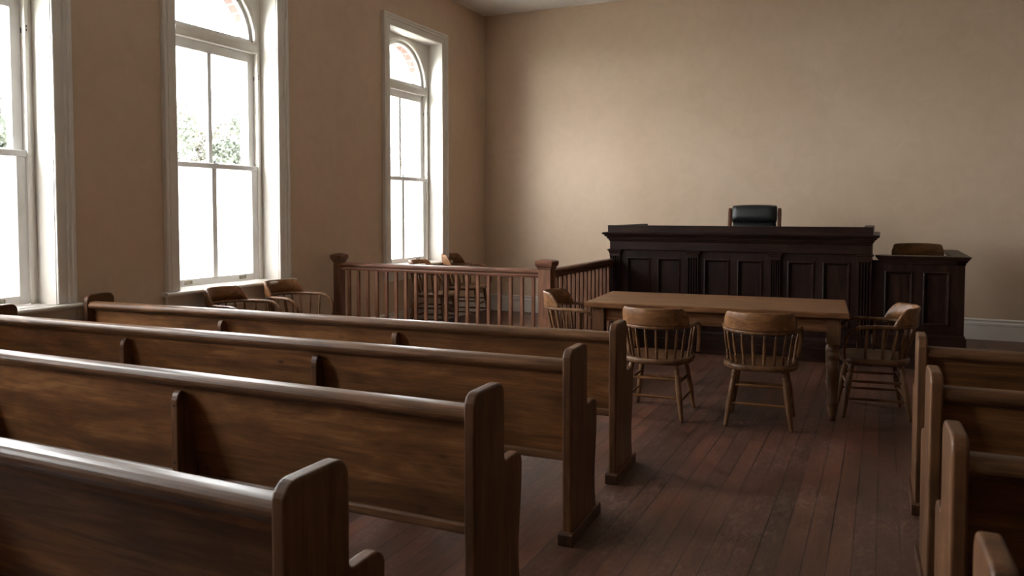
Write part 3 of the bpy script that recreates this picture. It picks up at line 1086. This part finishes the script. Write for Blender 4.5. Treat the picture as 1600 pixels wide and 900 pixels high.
GC = 'captain chairs in the courtroom'
c0 = make_captain('oak captain chair seen from behind, the fully visible one at the table', GC)
c0.location = (-0.79, 5.935, 0)
c0.rotation_euler = (0, 0, R(4))
for x, y, rz, lab, scl in (
        (-1.53, 5.872, 1.5, 'oak captain chair seen from behind, partly hidden by the farthest window-side pew end', 1.0),
        (-0.05, 6.55, 98, 'oak captain chair seen from its side at the right end of the table', 1.0),
        (-2.44, 6.55, -84, 'oak captain chair at the left end of the table, beside the balustrade corner post', 1.0),
        (-5.20, 5.32, -83, 'dark-topped captain chair under the large middle window, left one of the pair', 1.02),
        (-5.215, 6.08, -88, 'oak captain chair under the right edge of the middle window, beside the balustrade left post', 1.02),
        (-5.27, 8.80, -82, 'captain chair behind the balustrade, under the narrow far window', 1.08),
        (-5.235, 9.62, -80, 'captain chair behind the balustrade in the room corner, right of the far window', 1.13)):
    dup(c0, (x, y, 0), R(rz), lab, scl)

# ------------------------------------------------------------------ judge's black leather chair, on the dais
jc = thing('judge_chair', 'black leather high-back chair with wooden side posts behind the judge bench', 'chair', (-1.385, 9.45, 0.34), PI)
# local: faces +y (towards the room once turned), back at -y
def cushion(name, w_, d_, h_, loc, tilt, power=4.0):
    m = MB()
    rings = []
    n = 40
    for k in range(13):
        v = -1 + 2 * k / 12
        s = max(0.02, (1 - abs(v) ** power) ** (1 / power))
        ring = []
        for q in range(n):
            a = 2 * PI * q / n
            cx, cy = math.cos(a), math.sin(a)
            x = w_ * abs(cx) ** 0.35 * (1 if cx >= 0 else -1) * (0.96 + 0.04 * s)
            y = d_ * abs(cy) ** 0.8 * (1 if cy >= 0 else -1) * s
            z = v * h_ + (0.012 * (1 - (x / w_) ** 2) if v > 0.5 else 0)
            ring.append(Vector((x, y, z)))
        rings.append(ring)
    rot = Matrix.Rotation(tilt, 3, 'X')
    rings = [[rot @ p + Vector(loc) for p in r] for r in rings]
    m.loft(rings)
    return m.build(name, M['leather'], jc)


cushion('headrest', 0.258, 0.085, 0.10, (0, -0.23, 1.16), R(8), 2.6)
cushion('back_cushion', 0.252, 0.06, 0.27, (0, -0.20, 0.80), R(8))
cushion('seat_cushion', 0.26, 0.25, 0.055, (0, 0.04, 0.475), R(2))
for sx in (-1, 1):
    m = MB()
    m.sweep([(sx * 0.283, -0.06, 0.42), (sx * 0.283, -0.15, 0.55), (sx * 0.283, -0.185, 0.75), (sx * 0.283, -0.215, 1.0), (sx * 0.283, -0.245, 1.19), (sx * 0.283, -0.252, 1.225)], rrect(0.021, 0.024, 0.008), (1, 0, 0), True, [1, 1, 1, 1, 1, 0.85])
    m.build('side_post', M['cherry'], jc)
    m = MB()
    m.sweep([(sx * 0.30, -0.17, 0.66), (sx * 0.31, 0.0, 0.665), (sx * 0.31, 0.14, 0.66), (sx * 0.305, 0.22, 0.63), (sx * 0.30, 0.235, 0.56), (sx * 0.29, 0.20, 0.45)], rrect(0.024, 0.014, 0.008), (1, 0, 0))
    m.build('armrest', M['cherry'], jc)
m = MB()
m.rod((0, 0, 0.42), (0, 0, 0.06), [(0, 0.05), (.1, 0.035), (.5, 0.03), (.8, 0.035), (1, 0.05)], 14)
m.build('pedestal', M['iron'], jc)
for k in range(5):
    a = 2 * PI * k / 5
    m = MB()
    m.rod((0, 0, 0.10), (0.27 * math.cos(a), 0.27 * math.sin(a), 0.055), [(0, 0.03), (1, 0.018)], 8)
    m.rod((0.27 * math.cos(a), 0.27 * math.sin(a), 0.065), (0.27 * math.cos(a), 0.27 * math.sin(a), 0.0), [(0, 0.012), (.3, 0.026), (1, 0.022)], 10)
    m.build('base_leg', M['cherry'], jc)

# ------------------------------------------------------------------ witness chair, on the stand's dais
wc = thing('witness_chair', 'brown wooden chair with rounded plank back behind the witness stand', 'chair', (0.335, 9.18, 0.32), PI)
m = MB()
rings = []
for k in range(25):
    u = -1 + 2 * k / 24
    x = 0.248 * u
    y = -0.235 + 0.05 * u * u
    cr = max(0.0, (abs(u) - 0.84) / 0.16)
    top = 0.875 - 0.012 * u * u - 0.075 * (1 - math.sqrt(max(0, 1 - cr * cr)))
    bot = 0.70 + 0.02 * cr
    ring = [(x, y + 0.011, bot), (x, y + 0.011 - 0.01, (bot + top) / 2), (x, y + 0.002, top - 0.006), (x, y - 0.006, top), (x, y - 0.014, top - 0.006), (x, y - 0.014, (bot + top) / 2), (x, y - 0.008, bot)]
    rings.append(ring)
m.loft(rings)
m.build('backrest', M['chairx'], wc)
m = MB()
m.prism([(x * 0.26, y * 0.24) for x, y in [(math.copysign(abs(math.cos(a)) ** .5, math.cos(a)), math.copysign(abs(math.sin(a)) ** .5, math.sin(a))) for a in [2 * PI * k / 32 for k in range(32)]]], 2, 0.41, 0.445)
m.build('seat', M['chairy'], wc, 0.006)
for x in (-0.2, -0.1, 0.0, 0.1, 0.2):
    MB().rod((x, -0.195, 0.44), (x * 1.05, -0.23 + 0.05 * (x / .262) ** 2, 0.71), [(0, .009), (.3, .013), (.7, .012), (1, .008)], 10).build('spindle', M['chairz'], wc)
for sx in (-1, 1):
    for sy in (-1, 1):
        MB().rod((sx * 0.17, sy * 0.16, 0.42), (sx * 0.215, sy * 0.21, 0.0), [(0, .017), (.3, .021), (.6, .02), (1, .013)], 12).build('leg', M['chairz'], wc)

# ------------------------------------------------------------------ trees, last and least
tree('leafy_tree', 'pale green leafy tree behind the right upper pane of the middle window', (-18.5, 18.5, -0.6), 5.2, 1.9, 'leaf', 12000, 3)
tree('leafy_tree', 'yellow-green leafy tree behind the left upper pane of the middle window', (-24.5, 22.7, -0.6), 6.4, 2.0, 'leafpale', 12000, 4)
tree('leafy_tree', 'green tree at the left edge of the photo, outside the nearest window', (-16.5, 10.3, -0.6), 5.2, 1.8, 'leaf', 10000, 5)
tree('leafy_tree', 'small tree with bare twigs seen through the narrow far window', (-14.5, 21.9, -0.6), 4.6, 1.4, 'leafpale', 500, 6, True)
